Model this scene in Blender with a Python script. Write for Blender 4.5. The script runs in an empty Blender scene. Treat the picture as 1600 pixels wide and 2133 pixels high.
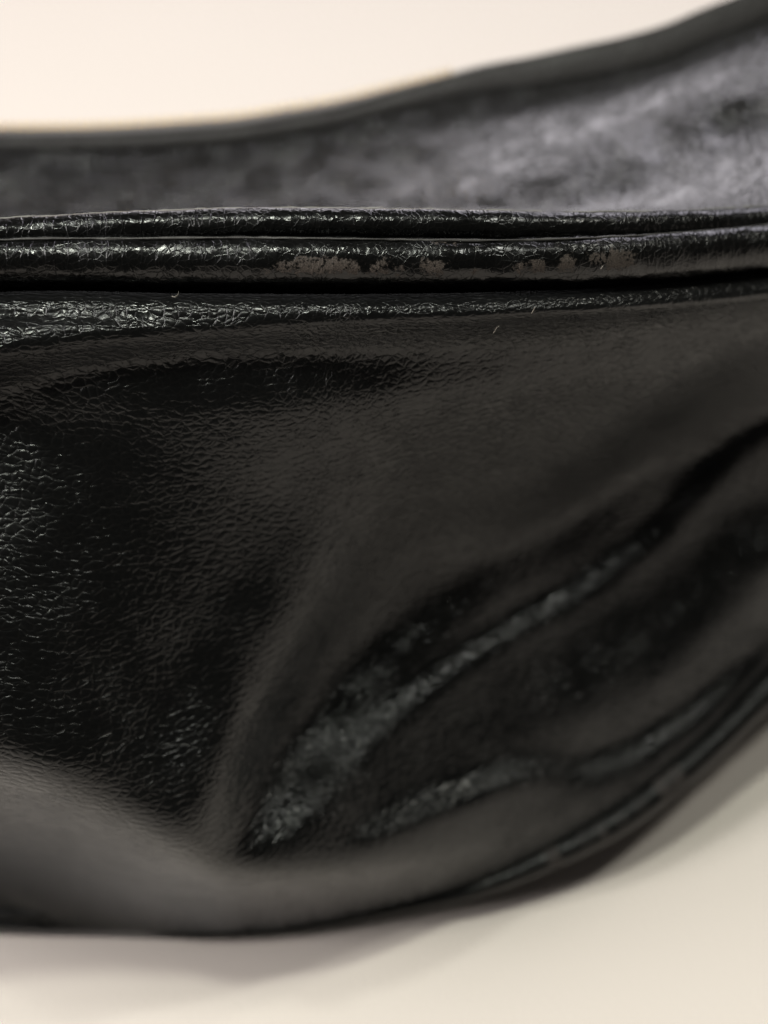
import bpy, math, random
import numpy as np
from mathutils import Vector, noise as mnoise

rng = np.random.default_rng(7)
random.seed(7)
S = bpy.context.scene
MM = 0.001

# ------------------------------------------------------------------ camera
PITCH = math.radians(40.0)
CAM_H = 0.210
FOC = 180.0                 # mm, distance of the sharp edge of the bag
PXMM = 16.0                 # photo pixels per mm at that distance
cam_d = bpy.data.cameras.new('camera')
cam = bpy.data.objects.new('camera', cam_d)
S.collection.objects.link(cam)
cam.location = (0, 0, CAM_H)
cam.rotation_euler = (math.radians(90) - PITCH, 0, 0)
cam_d.sensor_fit = 'VERTICAL'
cam_d.sensor_height = 24.0
cam_d.lens = 24.0 * FOC / (2133 / PXMM)
cam_d.clip_start = 0.005
cam_d.clip_end = 60
cam_d.dof.use_dof = True
cam_d.dof.focus_distance = 0.1775
APERTURE_MM = 4.7
cam_d.dof.aperture_fstop = cam_d.lens / APERTURE_MM
cam_d.dof.aperture_blades = 0
S.camera = cam
FWD = np.array([0, math.cos(PITCH), -math.sin(PITCH)])
UP = np.array([0, math.sin(PITCH), math.cos(PITCH)])
RT = np.array([1.0, 0, 0])
CAMP = np.array([0, 0, CAM_H])

# ------------------------------------------------------------------ world and lamps
W = bpy.data.worlds.new('World')
S.world = W
W.use_nodes = True
W.node_tree.nodes['Background'].inputs[0].default_value = (1.0, 0.95, 0.90, 1)
W.node_tree.nodes['Background'].inputs[1].default_value = 0.055


def lamp(name, loc, target, size, power, col, size_y=None):
    d = bpy.data.lights.new(name, 'AREA')
    d.shape = 'RECTANGLE' if size_y else 'DISK'
    d.size = size
    if size_y:
        d.size_y = size_y
    d.energy = power
    d.color = col
    o = bpy.data.objects.new(name, d)
    S.collection.objects.link(o)
    o.location = loc
    o.rotation_euler = (Vector(target) - Vector(loc)).to_track_quat('-Z', 'Y').to_euler()
    return o


lamp('added_key_light', (-1.25, -0.14, 0.95), (0, 0.12, 0.0), 1.00, 32.0, (1.0, 0.975, 0.945))  # soft key added to light the tabletop in front of the bag
lamp('overhead_lamp', (-0.48, 0.05, 1.15), (0, 0.16, 0.05), 0.10, 2.7, (0.96, 1.0, 0.92))
lamp('overhead_lamp', (-0.16, -0.06, 1.25), (0, 0.16, 0.05), 0.08, 5.4, (0.96, 1.0, 0.88))
lamp('overhead_lamp', (0.46, 0.13, 1.10), (0, 0.16, 0.05), 0.07, 2.2, (0.98, 1.0, 0.92))  # added where the long ledge mirrors it, for the glint
lamp('overhead_lamp', (0.80, 0.42, 1.05), (0, 0.16, 0.05), 0.10, 1.7, (1.0, 1.0, 0.88))  # added at the side so the lower ledge and pocket glint
lamp('back_light', (-0.85, 0.75, 1.05), (0, 0.16, 0.05), 0.30, 3.2, (0.93, 0.87, 1.0), 0.26)
lamp('back_light', (-0.02, 2.05, 0.47), (0, 0.20, 0.05), 0.85, 4.2, (1.0, 0.95, 1.0), 0.42)  # unseen source added low behind, for the sheen on the top panel
lamp('back_light', (0.72, 1.80, 0.95), (0, 0.20, 0.05), 0.8, 7.0, (0.94, 0.90, 1.0), 0.7)  # unseen source added behind for the rim and the right-hand sheen

S.view_settings.view_transform = 'Standard'
S.view_settings.look = 'None'
S.view_settings.exposure = 0.0
S.view_settings.gamma = 1.0
S.cycles.use_denoising = True
S.cycles.denoising_input_passes = 'RGB'     # the defocused grain makes the normals useless as a guide
S.cycles.use_adaptive_sampling = False
S.cycles.max_bounces = 4


# ------------------------------------------------------------------ helpers
def at(px, py, d):
    """a sight-line and a distance (mm) give a place in the room (m)"""
    px = np.asarray(px, float); py = np.asarray(py, float); d = np.asarray(d, float)
    u = (px - 800) / PXMM / FOC * d
    v = (1066.5 - py) / PXMM / FOC * d
    return CAMP + MM * (u[..., None] * RT + v[..., None] * UP + d[..., None] * FWD)


def table_depth(px, py, z=0.0):
    """distance (mm) at which a sight-line meets the height z (mm)"""
    k = (1066.5 - np.asarray(py, float)) / PXMM / FOC
    return (CAM_H * 1000 - z) / (math.sin(PITCH) - k * math.cos(PITCH))


def curve(pts):
    xs = np.array([p[0] for p in pts], float); ys = np.array([p[1] for p in pts], float)
    # monotone-ish smooth interpolation (pchip)
    h = np.diff(xs); dl = np.diff(ys) / h
    m = np.zeros_like(ys)
    m[0], m[-1] = dl[0], dl[-1]
    for i in range(1, len(xs) - 1):
        m[i] = (dl[i - 1] * h[i] + dl[i] * h[i - 1]) / (h[i] + h[i - 1])

    def f(x):
        x = np.asarray(x, float)
        i = np.clip(np.searchsorted(xs, x) - 1, 0, len(xs) - 2)
        t = (x - xs[i]) / h[i]
        lo = x < xs[0]; hi = x > xs[-1]
        tt = np.clip(t, 0, 1)
        r = ((2*tt**3 - 3*tt**2 + 1) * ys[i] + (tt**3 - 2*tt**2 + tt) * h[i] * m[i]
             + (-2*tt**3 + 3*tt**2) * ys[i+1] + (tt**3 - tt**2) * h[i] * m[i+1])
        r = np.where(lo, ys[0] + (x - xs[0]) * m[0], r)
        return np.where(hi, ys[-1] + (x - xs[-1]) * m[-1], r)
    return f


def sstep(a, b, x):
    t = np.clip((x - a) / (b - a), 0, 1)
    return t * t * (3 - 2 * t)


def vnoise(x, y, seed=0):
    """smooth 2-D value noise, vectorised, about -1..1"""
    r = np.random.default_rng(seed).uniform(-1, 1, (64, 64))
    xi = np.floor(x).astype(int); yi = np.floor(y).astype(int)
    fx = x - xi; fy = y - yi
    fx = fx**3 * (fx * (fx * 6 - 15) + 10); fy = fy**3 * (fy * (fy * 6 - 15) + 10)
    a = r[yi % 64, xi % 64]; b = r[yi % 64, (xi + 1) % 64]
    c = r[(yi + 1) % 64, xi % 64]; d = r[(yi + 1) % 64, (xi + 1) % 64]
    return (a * (1 - fx) + b * fx) * (1 - fy) + (c * (1 - fx) + d * fx) * fy


def grid_mesh(name, P, mat, parent=None, uv=None, wrap=False, attr=None, flip=False):
    """P: rows x cols x 3 in metres; one smooth sheet"""
    n, m = P.shape[:2]
    me = bpy.data.meshes.new(name)
    idx = np.arange(n * m).reshape(n, m)
    if wrap:
        nxt = np.roll(idx, -1, axis=0)
        a, b, c, d = idx[:, :-1], idx[:, 1:], nxt[:, 1:], nxt[:, :-1]
    else:
        a, b, c, d = idx[:-1, :-1], idx[:-1, 1:], idx[1:, 1:], idx[1:, :-1]
    q = np.stack([a, b, c, d], -1).reshape(-1, 4)
    if flip:
        q = q[:, ::-1]
    me.vertices.add(n * m)
    me.vertices.foreach_set('co', P.reshape(-1).astype(np.float32))
    me.loops.add(q.size)
    me.loops.foreach_set('vertex_index', q.reshape(-1).astype(np.int32))
    me.polygons.add(len(q))
    me.polygons.foreach_set('loop_start', (np.arange(len(q)) * 4).astype(np.int32))
    me.polygons.foreach_set('loop_total', np.full(len(q), 4, np.int32))
    me.polygons.foreach_set('use_smooth', np.ones(len(q), bool))
    me.update(calc_edges=True)
    if uv is None:
        uv = arc_uv(P, wrap)
    lay = me.uv_layers.new(name='UVMap')
    U = uv.reshape(-1, 2)[q.reshape(-1)]
    if wrap:   # the last strip closes the tube: carry its texture on instead of jumping back
        rows = q.reshape(-1) // m
        strip = np.repeat(np.arange(len(q)) // (m - 1), 4)
        last = (strip == n - 1) & (rows == 0)
        U = U.copy()
        step = uv[1, :, 1].mean() - uv[0, :, 1].mean()
        U[last, 1] = uv[-1, :, 1].mean() + step
    lay.data.foreach_set('uv', U.reshape(-1).astype(np.float32))
    if attr is not None:
        at_ = me.attributes.new('wear', 'FLOAT', 'POINT')
        at_.data.foreach_set('value', attr.reshape(-1).astype(np.float32))
    me.materials.append(mat)
    me.validate()
    o = bpy.data.objects.new(name, me)
    S.collection.objects.link(o)
    if parent:
        o.parent = parent
    return o


def arc_uv(P, wrap=False):
    """texture coordinates in mm measured along the sheet"""
    du = np.linalg.norm(np.diff(P, axis=1), axis=2) * 1000
    dv = np.linalg.norm(np.diff(P, axis=0), axis=2) * 1000
    mid = P.shape[0] // 2
    u = np.concatenate([[0], np.cumsum(du[mid])])
    u = np.broadcast_to(u, P.shape[:2])
    if wrap:
        v = np.concatenate([[0], np.cumsum(dv.mean(axis=1))])
        v = np.broadcast_to(v[:, None], P.shape[:2])
    else:
        v = np.concatenate([np.zeros((1, P.shape[1])), np.cumsum(dv, axis=0)])
    return np.stack([u, v], -1)


# ------------------------------------------------------------------ materials
def new_mat(name):
    m = bpy.data.materials.new(name)
    m.use_nodes = True
    nt = m.node_tree
    return m, nt, nt.nodes['Principled BSDF']


def node(nt, t, **kw):
    n = nt.nodes.new(t)
    for k, v in kw.items():
        if k.startswith('in_'):
            k = k[3:]
            n.inputs[int(k) if k.isdigit() else k.replace('_', ' ')].default_value = v
        else:
            setattr(n, k, v)
    return n


def mth(nt, op, a, b=None, clamp=False):
    n = nt.nodes.new('ShaderNodeMath'); n.operation = op; n.use_clamp = clamp
    for i, v in enumerate((a, b)):
        if v is None:
            continue
        if isinstance(v, (int, float)):
            n.inputs[i].default_value = v
        else:
            nt.links.new(v, n.inputs[i])
    return n.outputs[0]


def leather(name, base=(0.0016, 0.0017, 0.0016), rough=0.33, cell=(1.0, 1.0), grain=1.0,
            crease=0.0, wear=False, spec=0.5, rot=0.0, dome=0.12, big=0.0, warp=0.9, edge=0.5, sheen=0.0, wearcol=(0.088, 0.069, 0.057)):
    """black grained leather; texture coordinates are mm"""
    m, nt, P = new_mat(name)
    L = nt.links.new
    uv = node(nt, 'ShaderNodeUVMap')
    # warp so that the cells never line up
    nz = node(nt, 'ShaderNodeTexNoise', in_Scale=0.45, in_Detail=1.5, noise_dimensions='2D')
    L(uv.outputs[0], nz.inputs['Vector'])
    sub = node(nt, 'ShaderNodeVectorMath', operation='SUBTRACT'); sub.inputs[1].default_value = (0.5, 0.5, 0.5)
    L(nz.outputs['Color'], sub.inputs[0])
    sc = node(nt, 'ShaderNodeVectorMath', operation='SCALE'); sc.inputs['Scale'].default_value = warp
    L(sub.outputs[0], sc.inputs[0])
    ad = node(nt, 'ShaderNodeVectorMath', operation='ADD')
    L(uv.outputs[0], ad.inputs[0]); L(sc.outputs[0], ad.inputs[1])
    mp = node(nt, 'ShaderNodeMapping')
    mp.inputs['Scale'].default_value = (1 / cell[0], 1 / cell[1], 1)
    mp.inputs['Rotation'].default_value = (0, 0, rot)
    L(ad.outputs[0], mp.inputs[0])
    v1 = node(nt, 'ShaderNodeTexVoronoi', voronoi_dimensions='2D', feature='DISTANCE_TO_EDGE', in_Scale=1.0)
    v2 = node(nt, 'ShaderNodeTexVoronoi', voronoi_dimensions='2D', feature='DISTANCE_TO_EDGE', in_Scale=2.3)
    L(mp.outputs[0], v1.inputs['Vector']); L(mp.outputs[0], v2.inputs['Vector'])
    e1 = mth(nt, 'MULTIPLY', v1.outputs['Distance'], 7.5, True)
    e1 = mth(nt, 'POWER', e1, 0.75)
    e2 = mth(nt, 'MULTIPLY', v2.outputs['Distance'], 7.0, True)
    # plates are faintly domed, not flat
    d2 = mth(nt, 'MULTIPLY', v1.outputs['Distance'], 2.2, True)
    dm = mth(nt, 'MULTIPLY', d2, mth(nt, 'SUBTRACT', 2.0, d2))
    # how strongly the grain shows drifts over the hide
    n3 = node(nt, 'ShaderNodeTexNoise', in_Scale=0.13, in_Detail=2.0, noise_dimensions='2D')
    L(uv.outputs[0], n3.inputs['Vector'])
    dr = node(nt, 'ShaderNodeMapRange', in_1=0.3, in_2=0.7, in_3=0.45, in_4=1.25)
    L(n3.outputs['Fac'], dr.inputs[0])
    hs = mth(nt, 'ADD', mth(nt, 'MULTIPLY', e1, edge), mth(nt, 'MULTIPLY', e2, 0.05))
    hs = mth(nt, 'ADD', hs, mth(nt, 'MULTIPLY', dm, dome))
    n4 = node(nt, 'ShaderNodeTexNoise', in_Scale=5.0, in_Detail=4.0, in_Roughness=0.6, noise_dimensions='2D')
    L(uv.outputs[0], n4.inputs['Vector'])
    hs = mth(nt, 'ADD', hs, mth(nt, 'MULTIPLY', n4.outputs['Fac'], 0.06))
    hs = mth(nt, 'MULTIPLY', hs, dr.outputs[0])
    if big:
        # soft wider wrinkles between groups of pebbles
        mp3 = node(nt, 'ShaderNodeMapping'); mp3.inputs['Scale'].default_value = (0.36, 0.85, 1)
        mp3.inputs['Rotation'].default_value = (0, 0, 0.12)
        L(ad.outputs[0], mp3.inputs[0])
        v6 = node(nt, 'ShaderNodeTexVoronoi', voronoi_dimensions='2D', feature='DISTANCE_TO_EDGE', in_Scale=1.0)
        L(mp3.outputs[0], v6.inputs['Vector'])
        c6 = mth(nt, 'POWER', mth(nt, 'MULTIPLY', v6.outputs['Distance'], 3.5, True), 0.8)
        hs = mth(nt, 'ADD', hs, mth(nt, 'MULTIPLY', c6, big))
    if crease:
        # cracks running across the roll
        mp2 = node(nt, 'ShaderNodeMapping'); mp2.inputs['Scale'].default_value = (0.65, 0.2, 1)
        L(ad.outputs[0], mp2.inputs[0])
        v5 = node(nt, 'ShaderNodeTexVoronoi', voronoi_dimensions='2D', feature='DISTANCE_TO_EDGE', in_Scale=1.0)
        L(mp2.outputs[0], v5.inputs['Vector'])
        c5 = mth(nt, 'POWER', mth(nt, 'MULTIPLY', v5.outputs['Distance'], 11.0, True), 0.8)
        hs = mth(nt, 'ADD', hs, mth(nt, 'MULTIPLY', c5, crease))
    bp = node(nt, 'ShaderNodeBump', in_Strength=1.0, in_Distance=0.00009 * grain)
    L(hs, bp.inputs['Height'])
    L(bp.outputs[0], P.inputs['Normal'])
    rg = node(nt, 'ShaderNodeMapRange', in_1=0.3, in_2=0.7, in_3=rough - 0.03, in_4=rough + 0.06)
    L(n3.outputs['Fac'], rg.inputs[0])
    rgh = rg.outputs[0]
    col = node(nt, 'ShaderNodeMix', data_type='RGBA')
    col.inputs[6].default_value = (*base, 1)
    col.inputs[7].default_value = (base[0] * 2.0, base[1] * 1.8, base[2] * 1.7, 1)
    L(mth(nt, 'SUBTRACT', 1.0, e1), col.inputs[0])
    cout = col.outputs[2]
    P.inputs['Specular IOR Level'].default_value = spec
    P.inputs['Sheen Weight'].default_value = sheen
    P.inputs['Sheen Roughness'].default_value = 0.45
    P.inputs['Sheen Tint'].default_value = (0.95, 0.97, 1.0, 1)
    if wear:
        a = node(nt, 'ShaderNodeAttribute', attribute_name='wear')
        nw = node(nt, 'ShaderNodeTexNoise', in_Scale=1.5, in_Detail=6.0, in_Roughness=0.72, noise_dimensions='2D')
        L(uv.outputs[0], nw.inputs['Vector'])
        k = mth(nt, 'ADD', a.outputs['Fac'], mth(nt, 'MULTIPLY', mth(nt, 'SUBTRACT', nw.outputs['Fac'], 0.5), 3.2))
        k = mth(nt, 'SUBTRACT', k, 0.66)
        k = mth(nt, 'MULTIPLY', k, 3.5, True)
        k = mth(nt, 'MULTIPLY', k, mth(nt, 'MULTIPLY', a.outputs['Fac'], 4.0, True))
        nw2 = node(nt, 'ShaderNodeTexNoise', in_Scale=7.0, in_Detail=4.0, in_Roughness=0.7, noise_dimensions='2D')
        L(uv.outputs[0], nw2.inputs['Vector'])
        wc = node(nt, 'ShaderNodeMix', data_type='RGBA')
        wc.inputs[6].default_value = (0.012, 0.010, 0.008, 1)
        wc.inputs[7].default_value = (*wearcol, 1)
        wr = node(nt, 'ShaderNodeMapRange', in_1=0.36, in_2=0.64)
        L(nw2.outputs['Fac'], wr.inputs[0]); L(wr.outputs[0], wc.inputs[0])
        mx = node(nt, 'ShaderNodeMix', data_type='RGBA')
        L(k, mx.inputs[0]); L(cout, mx.inputs[6]); L(wc.outputs[2], mx.inputs[7])
        cout = mx.outputs[2]
        mr = node(nt, 'ShaderNodeMix', data_type='FLOAT')
        L(k, mr.inputs[0]); L(rgh, mr.inputs[2]); mr.inputs[3].default_value = 0.75
        rgh = mr.outputs[0]
    L(cout, P.inputs['Base Color'])
    L(rgh, P.inputs['Roughness'])
    return m


M_PANEL = leather('black_grained_leather', cell=(1.3, 0.98), grain=0.85, rough=0.22, dome=0.48, edge=0.24, spec=0.31, big=0.7, sheen=0.08)
M_ROLL = leather('black_creased_leather', cell=(0.95, 0.8), grain=0.6, crease=0.55, edge=0.38, rough=0.22, spec=0.36)
M_PIPING = leather('black_scuffed_leather', cell=(0.95, 0.8), grain=0.6, crease=0.5, edge=0.38, rough=0.22, spec=0.36, wear=True)
M_TOP = leather('black_soft_leather', base=(0.008, 0.008, 0.008), cell=(1.6, 1.4), grain=1.5, rough=0.2, dome=0.6, spec=0.75)
M_BASEP = leather('black_rubbed_leather', cell=(1.1, 1.0), grain=0.6, rough=0.38, spec=0.26, wear=True, wearcol=(0.045, 0.038, 0.036))

M_TAPE, nt, P = new_mat('woven_grey_tape')
uvn = node(nt, 'ShaderNodeUVMap')
wv = node(nt, 'ShaderNodeTexWave', in_Scale=0.9, in_Distortion=1.0)
nt.links.new(uvn.outputs[0], wv.inputs[0])
bp = node(nt, 'ShaderNodeBump', in_Strength=0.6, in_Distance=0.0001)
nt.links.new(wv.outputs['Fac'], bp.inputs['Height']); nt.links.new(bp.outputs[0], P.inputs['Normal'])
P.inputs['Base Color'].default_value = (0.13, 0.12, 0.12, 1)
P.inputs['Roughness'].default_value = 0.75

M_BRASS, nt, P = new_mat('brass')
P.inputs['Base Color'].default_value = (0.62, 0.42, 0.18, 1)
P.inputs['Metallic'].default_value = 1.0
P.inputs['Roughness'].default_value = 0.35

M_RIM_LIGHT, nt, P = new_mat('pale_rim_highlight')  # pale colour stands in for the rim light on the upper roll
P.inputs['Base Color'].default_value = (0.16, 0.155, 0.14, 1)
P.inputs['Roughness'].default_value = 0.7
M_THREAD, nt, P = new_mat('pale_thread')
P.inputs['Base Color'].default_value = (0.35, 0.32, 0.27, 1)
P.inputs['Roughness'].default_value = 0.8
M_EDGE, nt, P = new_mat('raw_leather_edge')
P.inputs['Base Color'].default_value = (0.035, 0.033, 0.030, 1)
P.inputs['Roughness'].default_value = 0.5

M_TABLE, nt, P = new_mat('cream_laminate')
tc = node(nt, 'ShaderNodeTexCoord')
n1 = node(nt, 'ShaderNodeTexNoise', in_Scale=9.0, in_Detail=4.0)
n2 = node(nt, 'ShaderNodeTexNoise', in_Scale=900.0, in_Detail=3.0)
nt.links.new(tc.outputs['Object'], n1.inputs['Vector']); nt.links.new(tc.outputs['Object'], n2.inputs['Vector'])
mx = node(nt, 'ShaderNodeMix', data_type='RGBA')
mx.inputs[6].default_value = (0.635, 0.572, 0.526, 1); mx.inputs[7].default_value = (0.655, 0.59, 0.543, 1)
nt.links.new(n1.outputs['Fac'], mx.inputs[0]); nt.links.new(mx.outputs[2], P.inputs['Base Color'])
bp = node(nt, 'ShaderNodeBump', in_Strength=0.25, in_Distance=0.0002)
nt.links.new(n2.outputs['Fac'], bp.inputs['Height']); nt.links.new(bp.outputs[0], P.inputs['Normal'])
P.inputs['Roughness'].default_value = 0.6
P.inputs['Specular IOR Level'].default_value = 0.08

# ------------------------------------------------------------------ the surface the bag stands on
top = np.array([[-1.6, -0.06], [1.6, -0.06], [1.6, 3.2], [-1.6, 3.2]])
me = bpy.data.meshes.new('tabletop')
vs = [(x, y, 0.0) for x, y in top] + [(x, y, -0.03) for x, y in top]
me.from_pydata(vs, [], [(0, 1, 2, 3), (7, 6, 5, 4), (0, 4, 5, 1), (1, 5, 6, 2), (2, 6, 7, 3), (3, 7, 4, 0)])
me.materials.append(M_TABLE)
table = bpy.data.objects.new('tabletop', me)
S.collection.objects.link(table)
table['kind'] = 'structure'
table['label'] = 'plain cream tabletop under and behind the black bag'

# ------------------------------------------------------------------ the bag
bag = bpy.data.objects.new('handbag', None)
S.collection.objects.link(bag)
bag.empty_display_size = 0.02
BAG0 = np.array([0.0, 0.18, 0.0])
bag.location = BAG0
bag['label'] = 'black grained leather handbag with scuffed piping standing on the cream tabletop'
bag['category'] = 'handbag'


def rel(P):
    return P - BAG0


X0, X1 = -420.0, 2020.0
NX = 1000
xs = np.linspace(X0, X1, NX)

# run of the sharp upper edge, in px
c_rim = curve([(-420, 500), (0, 455), (150, 447), (300, 440), (500, 434), (800, 434), (1000, 437), (1200, 441), (1400, 439), (1600, 428), (2020, 380)])
c_mid = curve([(-420, 545), (0, 501), (250, 498), (600, 497), (800, 500), (1100, 501), (1250, 496), (1400, 488), (1600, 470), (2020, 415)])
c_gap = curve([(-420, 625), (0, 590), (400, 592), (800, 593), (1100, 590), (1300, 585), (1450, 575), (1600, 560), (2020, 505)])
c_lip = curve([(-420, 655), (0, 608), (400, 611), (800, 612), (1100, 606), (1300, 597), (1600, 570), (2020, 512)])
c_str = curve([(-420, 900), (0, 790), (200, 748), (400, 727), (600, 716), (800, 707), (1000, 692), (1200, 672), (1400, 655), (1600, 637), (2020, 590)])
d_rim = curve([(-420, 176), (0, 176), (400, 176), (800, 176), (1200, 181), (1600, 198), (2020, 218)])

# foot of the bag, px (lower edge of its piping / groove above it)
c_out = curve([(-420, 1890), (-100, 1935), (240, 1944), (420, 1946), (600, 1938), (800, 1908), (1000, 1868), (1150, 1812), (1300, 1738), (1450, 1622), (1600, 1482), (1800, 1290), (2020, 1090)])
c_grv = curve([(-420, 1880), (-100, 1922), (240, 1934), (420, 1936), (600, 1924), (800, 1884), (1000, 1828), (1150, 1757), (1300, 1664), (1450, 1538), (1600, 1385), (1800, 1190), (2020, 990)])

c_zb = curve([(-420, 3), (300, 3), (800, 5), (1000, 8), (1300, 15), (1600, 24), (2020, 45)])   # the bag's end lifts off the table
zb = c_zb(xs)
py_b = (c_out(xs) + c_grv(xs)) / 2
D_base = table_depth(xs * 0, py_b, zb)       # the lower piping lies on the table

# --- front panel: slope of the sheet away from the eye, stroke by stroke
NYP = 760
tt = np.linspace(0, 1, NYP)
py_top = c_lip(xs) + 40
PYG = py_top[None, :] + (c_grv(xs) + 4 - py_top)[None, :] * tt[:, None]
PXG = np.broadcast_to(xs, PYG.shape)

GS = 8.0                                    # px, spacing of the relaxation grid
gx = np.arange(X0 - 4 * GS, X1 + 5 * GS, GS)
gy = np.arange(480.0, 2000.0, GS)
GX, GY = np.meshgrid(gx, gy)
VX = np.zeros(GX.shape); VY = np.zeros(GX.shape)      # wanted lean of the sheet, across and down


def stroke(pts, w, amp):
    """pts: (px, py[, width scale[, amp scale]]); leans the sheet across the stroke"""
    P_ = np.array([(p[0], p[1], p[2] if len(p) > 2 else 1.0, p[3] if len(p) > 3 else 1.0) for p in pts], float)
    best = np.full(GX.shape, 1e9); aa = np.zeros(GX.shape); nx = np.zeros(GX.shape); ny = np.ones(GX.shape)
    for a, b in zip(P_[:-1], P_[1:]):
        ab = b[:2] - a[:2]
        t = np.clip(((GX - a[0]) * ab[0] + (GY - a[1]) * ab[1]) / (ab @ ab), 0, 1)
        dx = GX - a[0] - t * ab[0]; dy = GY - a[1] - t * ab[1]
        ww = w * (a[2] + (b[2] - a[2]) * t)
        q = (dx * dx + dy * dy) / ww**2
        am = a[3] + (b[3] - a[3]) * t
        n = np.array([-ab[1], ab[0]]) / np.hypot(*ab)
        if n[1] < 0:
            n = -n
        better = q < best
        aa = np.where(better, am, aa); nx = np.where(better, n[0], nx); ny = np.where(better, n[1], ny)
        best = np.where(better, q, best)
    k = amp * aa * np.exp(-best)
    VX[:] += k * nx; VY[:] += k * ny


def blob(x, y, rx, ry, amp, ang=0.0):
    c, s = math.cos(math.radians(ang)), math.sin(math.radians(ang))
    u = (GX - x) * c + (GY - y) * s; v = -(GX - x) * s + (GY - y) * c
    k = amp * np.exp(-(u / rx)**2 - (v / ry)**2)
    VX[:] += -s * k; VY[:] += c * k


# STROKES-BEGIN
# underside of the top roll: a steep grey streak
stroke([(-420, 880, 2.4), (0, 775, 2.0), (200, 738, 1.4), (400, 718), (600, 709), (800, 701), (1000, 687), (1200, 667), (1400, 650), (1600, 633), (2020, 590)], 18, 1.9)
stroke([(-420, 800), (0, 670), (300, 655), (800, 645), (1200, 620), (1600, 590), (2020, 540)], 30, -0.7)
# dark flat below it
stroke([(100, 840, 1, .3), (500, 795), (1000, 780), (1300, 735), (1600, 690), (2020, 640)], 58, -0.5)
# upper left grey patch, then the big dark left bulge
blob(60, 850, 300, 50, 0.7)
stroke([(-420, 1180), (100, 1180), (300, 1230, .9, .8), (430, 1340, .8, .8)], 290, -0.0)
blob(40, 1370, 330, 150, 0.28)
# grey middle of the panel
blob(950, 890, 420, 110, 0.45, -8)
blob(760, 1020, 220, 120, 0.35)
# diagonal ridge, upper right
stroke([(1700, 680), (1480, 790), (1330, 900), (1200, 1000), (1080, 1090, 1.2, .5)], 38, 1.7)
blob(1560, 860, 110, 60, 0.5, -30)
# its lower continuation
stroke([(800, 1100, 1.6, .4), (650, 1350, 1.1), (560, 1500), (455, 1740, 1.0, .9)], 50, 1.5)
stroke([(640, 1080, 1, .5), (500, 1280), (430, 1480), (330, 1640, 1, .5)], 75, -0.38)
# dark hollow under both
stroke([(1750, 830), (1380, 1000), (1200, 1120), (1000, 1220), (860, 1330), (720, 1450), (600, 1600, .7)], 68, -0.95)
# long ledge that catches the lamp
stroke([(1650, 850, .8, .9), (1530, 925, .8, 1.1), (1460, 1000, .8, 1.1), (1380, 1095, 1, 1.1), (1290, 1165, 1, 1.05), (1200, 1232, 1, 1.1), (1090, 1290, .9, 1.15), (960, 1375, .9, .95), (850, 1455, 1, .75), (760, 1525, 1.1, .65), (650, 1630, 1.6, .5), (600, 1700, 1.4, .35)], 24, -1.42)
blob(690, 1640, 150, 110, -0.8)
# below the ledge
stroke([(1800, 1020, 1.1, 1.5), (1550, 1150, 1.1, 1.5), (1400, 1290, 1, 1.2), (1150, 1430, 1, .78), (900, 1560, 1, .5)], 130, -1.35)
# lower catch-light ledge
stroke([(760, 1735, 1, .75), (900, 1672, 1.1, .9), (1080, 1606, 1.1, .95), (1150, 1600, 1.3, .8), (1220, 1604, 1.3, .9), (1330, 1560, 1.1, 1.15), (1440, 1490, 1.1, 1.15), (1560, 1390, 1, 1.15), (1700, 1250)], 23, -1.38)
stroke([(980, 1730, 1, .4), (1150, 1680), (1300, 1620), (1450, 1520), (1600, 1370), (1750, 1230)], 40, -0.5)
# lower grey bulge reflecting the table
f_low = curve([(-420, 1722), (0, 1732), (180, 1785), (330, 1842), (480, 1880), (620, 1885), (850, 1850), (1000, 1800)])
w_low = curve([(-420, 2.2), (0, 2.2), (180, 1.65), (330, 1.25), (480, 1.0), (620, 0.95), (850, 0.7), (1000, 0.5)])
a_low = curve([(-420, 1), (0, 1), (330, 1), (620, 0.95), (850, 0.75), (1000, 0.3)])
stroke([(x, float(f_low(x)), float(w_low(x)), float(a_low(x))) for x in range(-420, 1001, 20)], 66, 4.2)
# STROKES-END
for _ in range(6):                                    # no hard corners where strokes bend
    for F_ in (VX, VY):
        F_[1:-1] = 0.25 * F_[:-2] + 0.5 * F_[1:-1] + 0.25 * F_[2:]
        F_[:, 1:-1] = 0.25 * F_[:, :-2] + 0.5 * F_[:, 1:-1] + 0.25 * F_[:, 2:]
nA = 1 + 0.16 * vnoise(GX / 110, GY / 110, 15)
VX *= nA; VY *= nA
VX += 0.05 * vnoise(GX / 90, GY / 90, 5)
VY += 0.08 * vnoise(GX / 130, GY / 70, 3) + 0.04 * vnoise(GX / 60, GY / 38, 4)
d_start = d_rim(xs) + 0.5
Lt = np.log(np.interp(gx, xs, d_start)); yt = np.interp(gx, xs, py_top)
Lb = np.log(np.interp(gx, xs, D_base - 1.0)); yb_ = np.interp(gx, xs, c_grv(xs) + 4)
tn = np.clip((GY - yt) / (yb_ - yt), 0, 1)
LL = Lt + (Lb - Lt) * tn                              # start: straight sheet between both seams
inside = (GY > yt) & (GY < yb_)
inside[:, 0] = inside[:, -1] = False
inside[0] = inside[-1] = False
K = GS / (FOC * PXMM)
BASE_LEAN = 0.0
div = np.zeros(GX.shape)
div[1:-1, 1:-1] = K * ((VX[1:-1, 2:] - VX[1:-1, :-2]) + (VY[2:, 1:-1] - VY[:-2, 1:-1])) / 2
par = (np.add.outer(np.arange(len(gy)), np.arange(len(gx))) % 2).astype(bool)
mk = [inside[1:-1, 1:-1] & par[1:-1, 1:-1], inside[1:-1, 1:-1] & ~par[1:-1, 1:-1]]
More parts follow.
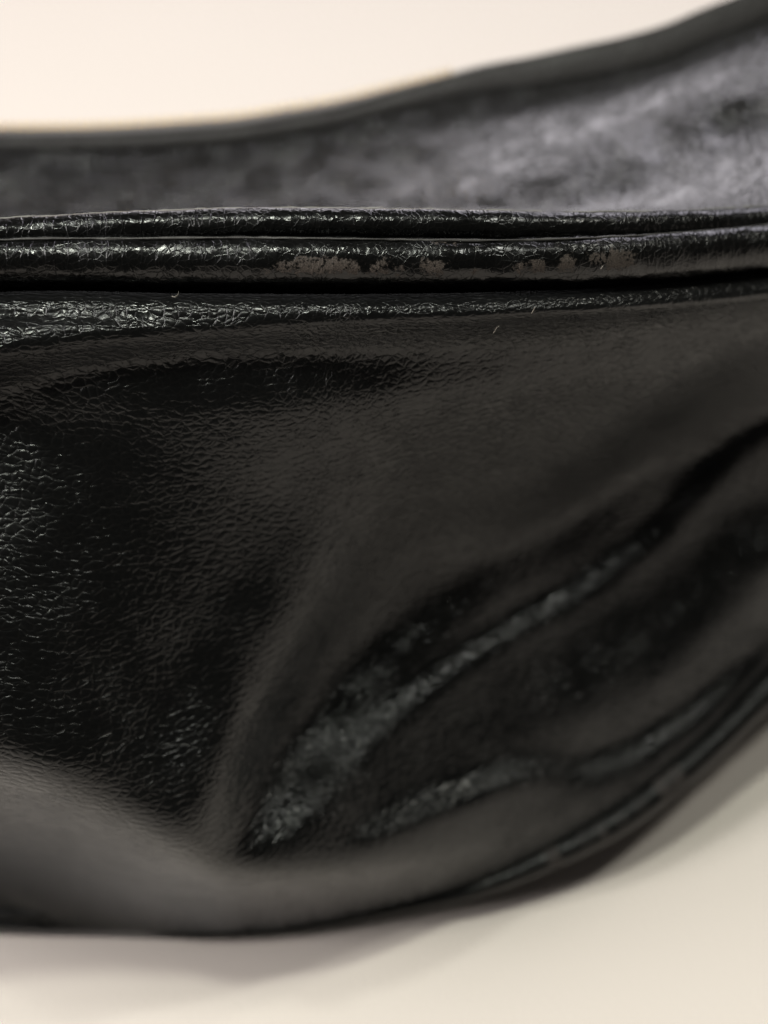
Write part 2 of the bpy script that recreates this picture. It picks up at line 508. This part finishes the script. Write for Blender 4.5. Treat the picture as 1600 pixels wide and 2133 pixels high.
for it in range(900):
    om = 1.96
    for q in mk:
        c = LL[1:-1, 1:-1]
        nb = (LL[:-2, 1:-1] + LL[2:, 1:-1] + LL[1:-1, :-2] + LL[1:-1, 2:] - div[1:-1, 1:-1]) / 4
        c[q] += om * (nb[q] - c[q])
    LL[:, 0] = LL[:, 1]; LL[:, -1] = LL[:, -2]


def cubic_sample(F, X, Y):
    fx = (X - gx[0]) / GS; fy = (Y - gy[0]) / GS
    ix = np.clip(np.floor(fx).astype(int), 1, len(gx) - 3); iy = np.clip(np.floor(fy).astype(int), 1, len(gy) - 3)
    fx = fx - ix; fy = fy - iy

    def wts(t):   # cubic B-spline: soft, no ringing
        return ((1 - t)**3 / 6, (3*t**3 - 6*t**2 + 4) / 6, (-3*t**3 + 3*t**2 + 3*t + 1) / 6, t**3 / 6)
    wx, wy = wts(fx), wts(fy)
    r = 0
    for j in range(4):
        for i in range(4):
            r = r + wy[j] * wx[i] * F[iy + j - 1, ix + i - 1]
    return r


D = np.exp(cubic_sample(LL, PXG, PYG))
f_ = np.clip(tt * 40, 0, 1)[:, None]
D = D * f_ + d_start[None] * (1 - f_)
dd = np.log(D[-1] / D[0])
print('depth range', D.min(), D.max())
PAN = at(PXG, PYG, D)
# the rolled lip above: curls back into the seam
lipn = 26
rows = []
for j in range(lipn):
    th = math.pi * 0.5 * (1 - j / lipn)           # pi/2 (far, in the seam) .. 0
    rr = 40 * (1 - math.sin(th))
    rows.append(at(xs, c_lip(xs) + rr, d_rim(xs) + 0.5 + 3.6 * (1 - math.cos(th))))
LIP = np.stack(rows)
FRONT = np.concatenate([LIP, PAN])
# tuck under the lower piping
tuck = np.stack([at(xs, c_grv(xs) + 4 + 20 * a, D_base + 3.0 * a) for a in (0.4, 0.8, 1.0)])
FRONT = np.concatenate([FRONT, tuck])
# soften the join between lip and panel
for _ in range(6):
    seg = FRONT[lipn - 14:lipn + 16].copy()
    FRONT[lipn - 13:lipn + 15] = 0.25 * seg[:-2] + 0.5 * seg[1:-1] + 0.25 * seg[2:]
o = grid_mesh('front_panel', rel(FRONT), M_PANEL, bag, flip=True)


# --- the rolls
def roll(name, pyc, ry, rd, dep, mat, seg=56, x=xs, wear=None, seed=1, amp=0.03):
    th = np.linspace(0, 2 * np.pi, seg, endpoint=False)
    TH, XX = np.meshgrid(th, x, indexing='ij')
    C = at(XX, np.broadcast_to(pyc, XX.shape), np.broadcast_to(dep, XX.shape))
    w = 1 + amp * vnoise(XX / 55, 3 + 3 * np.sin(TH), seed) + amp * 0.6 * vnoise(XX / 19, 9 + 4 * np.cos(TH), seed + 1)
    e_ = np.minimum(XX - x[0], x[-1] - XX) / 45.0           # rounded ends
    w = w * np.sqrt(np.clip(1 - (1 - np.clip(e_, 0, 1))**2, 0, 1))
    R = np.broadcast_to(ry, XX.shape) * w; Q = np.broadcast_to(rd, XX.shape) * w
    P_ = C + MM * ((R * np.cos(TH))[..., None] * UP - (Q * np.sin(TH))[..., None] * FWD)
    att = None
    if wear is not None:
        SY = pyc[None, :] - np.cos(TH) * (ry * PXMM * FOC / dep)[None, :]
        att = wear(XX, SY) * (np.sin(TH) > -0.2)
    return grid_mesh(name, rel(P_), mat, bag, wrap=True, attr=att)


def px2mm(h, d):
    return h / PXMM * d / FOC


dr = d_rim(xs)
ctr1 = (c_rim(xs) + 37)
roll('top_binding', ctr1, px2mm(37, dr), px2mm(46, dr), dr + 3.2, M_ROLL, seed=11)
bt = c_mid(xs) - 6
ctr2 = (bt + c_gap(xs)) / 2
PATCH = [(600, 565, 26, 14, .9), (650, 562, 40, 19, 1), (700, 562, 34, 18, 1), (735, 566, 20, 16, .9), (790, 566, 22, 14, .8), (830, 572, 16, 12, .6),
         (880, 560, 12, 14, .8), (905, 566, 22, 16, 1), (800, 560, 12, 20, .7), (985, 573, 16, 7, .6), (915, 512, 22, 7, .7), (945, 516, 18, 6, .7),
         (1080, 566, 18, 14, .8), (1115, 562, 18, 16, .9), (1175, 556, 20, 20, 1), (1240, 545, 26, 14, .9), (1275, 548, 22, 26, 1.1), (1300, 550, 18, 22, .9),
         (1240, 508, 14, 6, .6), (1165, 520, 10, 8, .5), (560, 572, 16, 8, .6), (760, 574, 60, 6, .5)]


def wear_top(X, Y):
    w = np.zeros(X.shape)
    for x, y, rx, ry_, a in PATCH:
        w = np.maximum(w, a * np.exp(-((X - x) / rx)**4 - ((Y - y) / ry_)**4))
    return w + 0.12 * (np.exp(-((X - 900) / 420)**4 - ((Y - 560) / 26)**4))


pip = roll('piping', ctr2, px2mm((c_gap(xs) - bt) / 2, dr), px2mm((c_gap(xs) - bt) / 2, dr) * 1.05, dr + 1.2, M_PIPING, seed=21, wear=wear_top)
roll('seam_edge', c_mid(xs) - 1.0, px2mm(2.6, dr), px2mm(2.8, dr), dr - 1.0, M_EDGE, seg=10, seed=5, amp=0.5)
roll('rim_highlight', c_rim(xs) + 1.0, px2mm(2.6, dr), px2mm(3, dr), dr + 2.8, M_RIM_LIGHT, seg=10, seed=6, amp=0.5)  # thin pale tube drawn as the bright rim line
pip['label'] = 'black piping with worn brown-grey scuffs along its middle'
# the tape both rolls are sewn to, seen only in the seam
seam = np.stack([at(xs, c_mid(xs) + a, dr + 10 + b) for a, b in ((0, 0), (60, 0), (110, 0), (160, 3))])
grid_mesh('seam_allowance', rel(seam), M_ROLL, bag)


def wear_low(X, Y):
    w = np.zeros(X.shape)
    for x, a in ((1150, 1), (1215, .6), (1250, .75), (1290, .55), (1330, .6), (1375, .95), (1400, .9), (1440, .4), (1010, .5), (1560, .35)):
        w = np.maximum(w, a * np.exp(-((X - x) / 17)**4))
    return w * sstep(-0.2, 0.5, Y)


xl = np.linspace(X0, X1, 700)
db = table_depth(xl, (c_out(xl) + c_grv(xl)) / 2, c_zb(xl))
slx = np.gradient((c_out(xl) + c_grv(xl)) / 2, xl)
cosn = 1 / np.sqrt(1 + slx**2)
rl = px2mm(np.maximum((c_out(xl) - c_grv(xl)) / 2 * cosn, 14), db)


def base_roll():
    seg = 40
    th = np.linspace(0, 2 * np.pi, seg, endpoint=False)
    hid = 1 - sstep(120, 420, xl)          # it runs under the overhanging bulge there
    C = at(xl, (c_out(xl) + c_grv(xl)) / 2 - 34 * hid, db)
    C[:, 2] = np.maximum(C[:, 2] - 0.0, rl * MM)
    T = np.gradient(C, axis=0); T /= np.linalg.norm(T, axis=1)[:, None]
    N = np.cross(T, FWD); N /= np.linalg.norm(N, axis=1)[:, None]
    N = np.where((N @ UP)[:, None] < 0, -N, N)
    B = np.cross(T, N)
    TH, XX = np.meshgrid(th, xl, indexing='ij')
    e_ = np.clip(np.minimum(XX - xl[0], xl[-1] - XX) / 45.0, 0, 1)
    R = rl[None, :] * np.sqrt(np.clip(1 - (1 - e_)**2, 0, 1)) * (1 + 0.03 * vnoise(XX / 50, 2 + 3 * np.sin(TH), 31)) * MM
    P_ = C[None] + (R * np.cos(TH))[..., None] * N[None] + (R * np.sin(TH))[..., None] * B[None]
    return grid_mesh('base_piping', rel(P_), M_BASEP, bag, wrap=True, attr=wear_low(XX, np.maximum(np.sin(TH), -np.sin(TH)) - 0.3))


base_roll()['label'] = 'rubbed black piping round the foot of the bag'

# --- top panel: dips behind the rolls and climbs to the zip edge
c_edge = curve([(-420, 302), (0, 307), (200, 306), (400, 296), (500, 288), (600, 272), (700, 255), (800, 231), (900, 206), (1000, 184), (1100, 172), (1200, 155), (1300, 136), (1400, 107), (1450, 86), (1520, 60), (1600, 30), (2020, -120)])
d_edge = curve([(-420, 285), (0, 285), (400, 283), (800, 280), (1200, 275), (1600, 272), (2020, 275)])
NY2 = 260
t2 = np.linspace(0, 1, NY2)[:, None]
X2 = np.broadcast_to(xs, (NY2, NX))
yb = c_rim(xs) + 70
ye = c_edge(xs)
PY2 = yb[None] + (ye - yb)[None] * t2
lean = curve([(-420, 1.3), (0, 1.3), (500, 1.4), (900, 1.6), (1200, 1.8), (1600, 1.7), (2020, 1.7)])(xs)
Dd = d_edge(xs)[None] - lean[None] * (PY2 - ye[None]) / PXMM * 1.5
lo = (dr + 9)[None]
Dd = lo + np.logaddexp(0, (Dd - lo) / 6.0) * 6.0        # never nearer than the back of the rolls
k_ = sstep(0.0, 0.22, t2)
Dd = (dr + 6)[None] * (1 - k_) + Dd * k_
# soft folds in the top panel
Dd += 5.2 * sstep(700, 1300, X2) * np.sin((PY2 + 0.52 * X2 - 640) / 62.0) * np.sin(np.pi * t2)
Dd += (1.1 * vnoise(X2 / 170, PY2 / 90, 8) + 0.6 * vnoise(X2 / 60, PY2 / 45, 9)) * np.sin(np.pi * t2)
TOP = at(X2, PY2, Dd)
grid_mesh('top_panel', rel(TOP), M_TOP, bag, flip=True)

# hem strips and zip along the far edge
def strip(name, y0, y1, dz, mat, x, fade=None, bulge=1.5):
    rows = []
    for j in range(13):
        a = j / 12
        y = y0(x) + (y1(x) - y0(x)) * a
        rows.append(at(x, y, d_edge(x) + dz - bulge * math.sin(math.pi * a)))
    back = [at(x, y1(x) - 1, d_edge(x) + dz + 2), at(x, y0(x), d_edge(x) + dz + 2)]
    return grid_mesh(name, rel(np.stack(rows + back)), mat, bag, flip=True)


xz = np.linspace(X0, X1, 500)
hem_h = curve([(-420, 22), (0, 20), (400, 22), (700, 24), (900, 34), (1000, 42), (1100, 50), (1200, 56), (1400, 60), (2020, 60)])
tape_h = curve([(-420, 20), (0, 20), (400, 22), (650, 22), (800, 16), (950, 6), (1100, 3), (2020, 3)])
M_HEM = leather('black_hem_leather', base=(0.011, 0.010, 0.0095), cell=(1.3, 1.1), grain=1.2, rough=0.5, spec=0.3)
strip('hem', lambda x: c_edge(x) + 4, lambda x: c_edge(x) - hem_h(x), -1.5, M_HEM, xz, bulge=0.3)
strip('zip_tape', lambda x: c_edge(x) - hem_h(x) - 1, lambda x: c_edge(x) - hem_h(x) - tape_h(x), 0.5, M_TAPE, xz, bulge=0.8)

# brass teeth, too small to pick apart: one joined part
vs, fs = [], []
x = -400.0
while x < 940:
    y = float(c_edge(x) - hem_h(x) - tape_h(x))
    d = float(d_edge(x)) + 1.0
    c = rel(at(x, y - 2.5, d))
    sl = float(c_edge(x + 5) - c_edge(x - 5)) / 10
    ax = np.array([1.0, 0, 0]) - sl * UP * 1.0; ax /= np.linalg.norm(ax)
    ay = np.cross(FWD, ax) * -1
    b0 = len(vs)
    hx, hy, hz = 0.42e-3, 0.75e-3, 0.6e-3
    for sx, sy, sz, tp in ((-1, -1, -1, 1), (1, -1, -1, 1), (1, 1, -1, .6), (-1, 1, -1, .6), (-1, -1, 1, 1), (1, -1, 1, 1), (1, 1, 1, .6), (-1, 1, 1, .6)):
        vs.append(tuple(c + ax * hx * sx * tp + ay * hy * sy + FWD * hz * sz))
    fs += [tuple(b0 + i for i in f) for f in ((0, 3, 2, 1), (4, 5, 6, 7), (0, 1, 5, 4), (1, 2, 6, 5), (2, 3, 7, 6), (3, 0, 4, 7))]
    x += 15.0
me = bpy.data.meshes.new('zip_teeth'); me.from_pydata(vs, [], fs); me.materials.append(M_BRASS)
o = bpy.data.objects.new('zip_teeth', me); S.collection.objects.link(o); o.parent = bag
o['kind'] = 'stuff'

# --- rear panel and underside close the bag
E = at(xs, c_edge(xs) - hem_h(xs) + 3, d_edge(xs) + 3)
Bf = at(xs, c_grv(xs) + 24, D_base + 2.5)
rear = []
foot = E.copy(); foot[:, 2] = 0.003
for j in range(40):
    a = j / 39
    p = E * (1 - a) + foot * a
    p[:, 1] += 0.022 * math.sin(math.pi * a)
    rear.append(p)
REAR = np.stack(rear)
grid_mesh('rear_panel', rel(REAR), M_PANEL, bag)
foot2 = foot.copy(); foot2[:, 2] = 0.0016
UND = []
for a in np.linspace(0, 1, 16):
    p = Bf * (1 - a) + foot2 * a
    p[:, 2] = 0.0016 + np.maximum(Bf[:, 2] - 0.0016, 0) * (1 - a)**1.8
    UND.append(p)
UND = np.stack(UND)
grid_mesh('base_panel', rel(UND), M_PANEL, bag)


def gusset(i, sx):
    """closes one end with a soft outward bulge"""
    loop = np.concatenate([FRONT[::12, i], UND[:, i], REAR[::-2, i], TOP[::-8, i]])
    c = loop.mean(axis=0)
    rows = []
    for j in range(14):
        a = j / 13
        p = loop * (1 - a) + c * a
        p = p.copy(); p[:, 0] += sx * 0.022 * math.sqrt(1 - (1 - a)**2)
        rows.append(p)
    P_ = np.stack(rows)
    P_ = np.concatenate([P_, P_[:, :1]], axis=1)
    grid_mesh('side_gusset', rel(P_), M_PANEL, bag, flip=(sx > 0))


gusset(0, -1)
gusset(NX - 1, 1)


# --- loose fibres
def fibre(pts, r=0.05, mat=M_THREAD):
    C = np.array([at(p[0], p[1], p[2]) for p in pts])
    t = np.linspace(0, 1, len(C)); tf = np.linspace(0, 1, 24)
    C = np.stack([np.interp(tf, t, C[:, k]) for k in range(3)], 1)
    for _ in range(3):
        C[1:-1] = 0.25 * C[:-2] + 0.5 * C[1:-1] + 0.25 * C[2:]
    T = np.gradient(C, axis=0); T /= np.linalg.norm(T, axis=1)[:, None]
    N = np.cross(T, FWD); N /= np.linalg.norm(N, axis=1)[:, None]
    B = np.cross(T, N)
    th = np.linspace(0, 2 * np.pi, 6, endpoint=False)
    rr = r * MM * (1 - 0.6 * np.linspace(0, 1, 24))
    P_ = C[None] + rr[None, :, None] * (np.cos(th)[:, None, None] * N[None] + np.sin(th)[:, None, None] * B[None])
    return grid_mesh('loose_thread', rel(P_), mat, bag, wrap=True)


fibre([(265, 441, 178), (265, 432, 176), (262, 424, 175)])
fibre([(1028, 694, 174), (1034, 683, 172), (1040, 678, 172)], 0.03)
fibre([(358, 617, 173), (365, 619, 172), (371, 613, 172), (372, 607, 172)], 0.03)
fibre([(1108, 652, 174), (1113, 643, 173), (1115, 639, 173)], 0.04)
fibre([(1252, 560, 172), (1256, 553, 172)], 0.04)
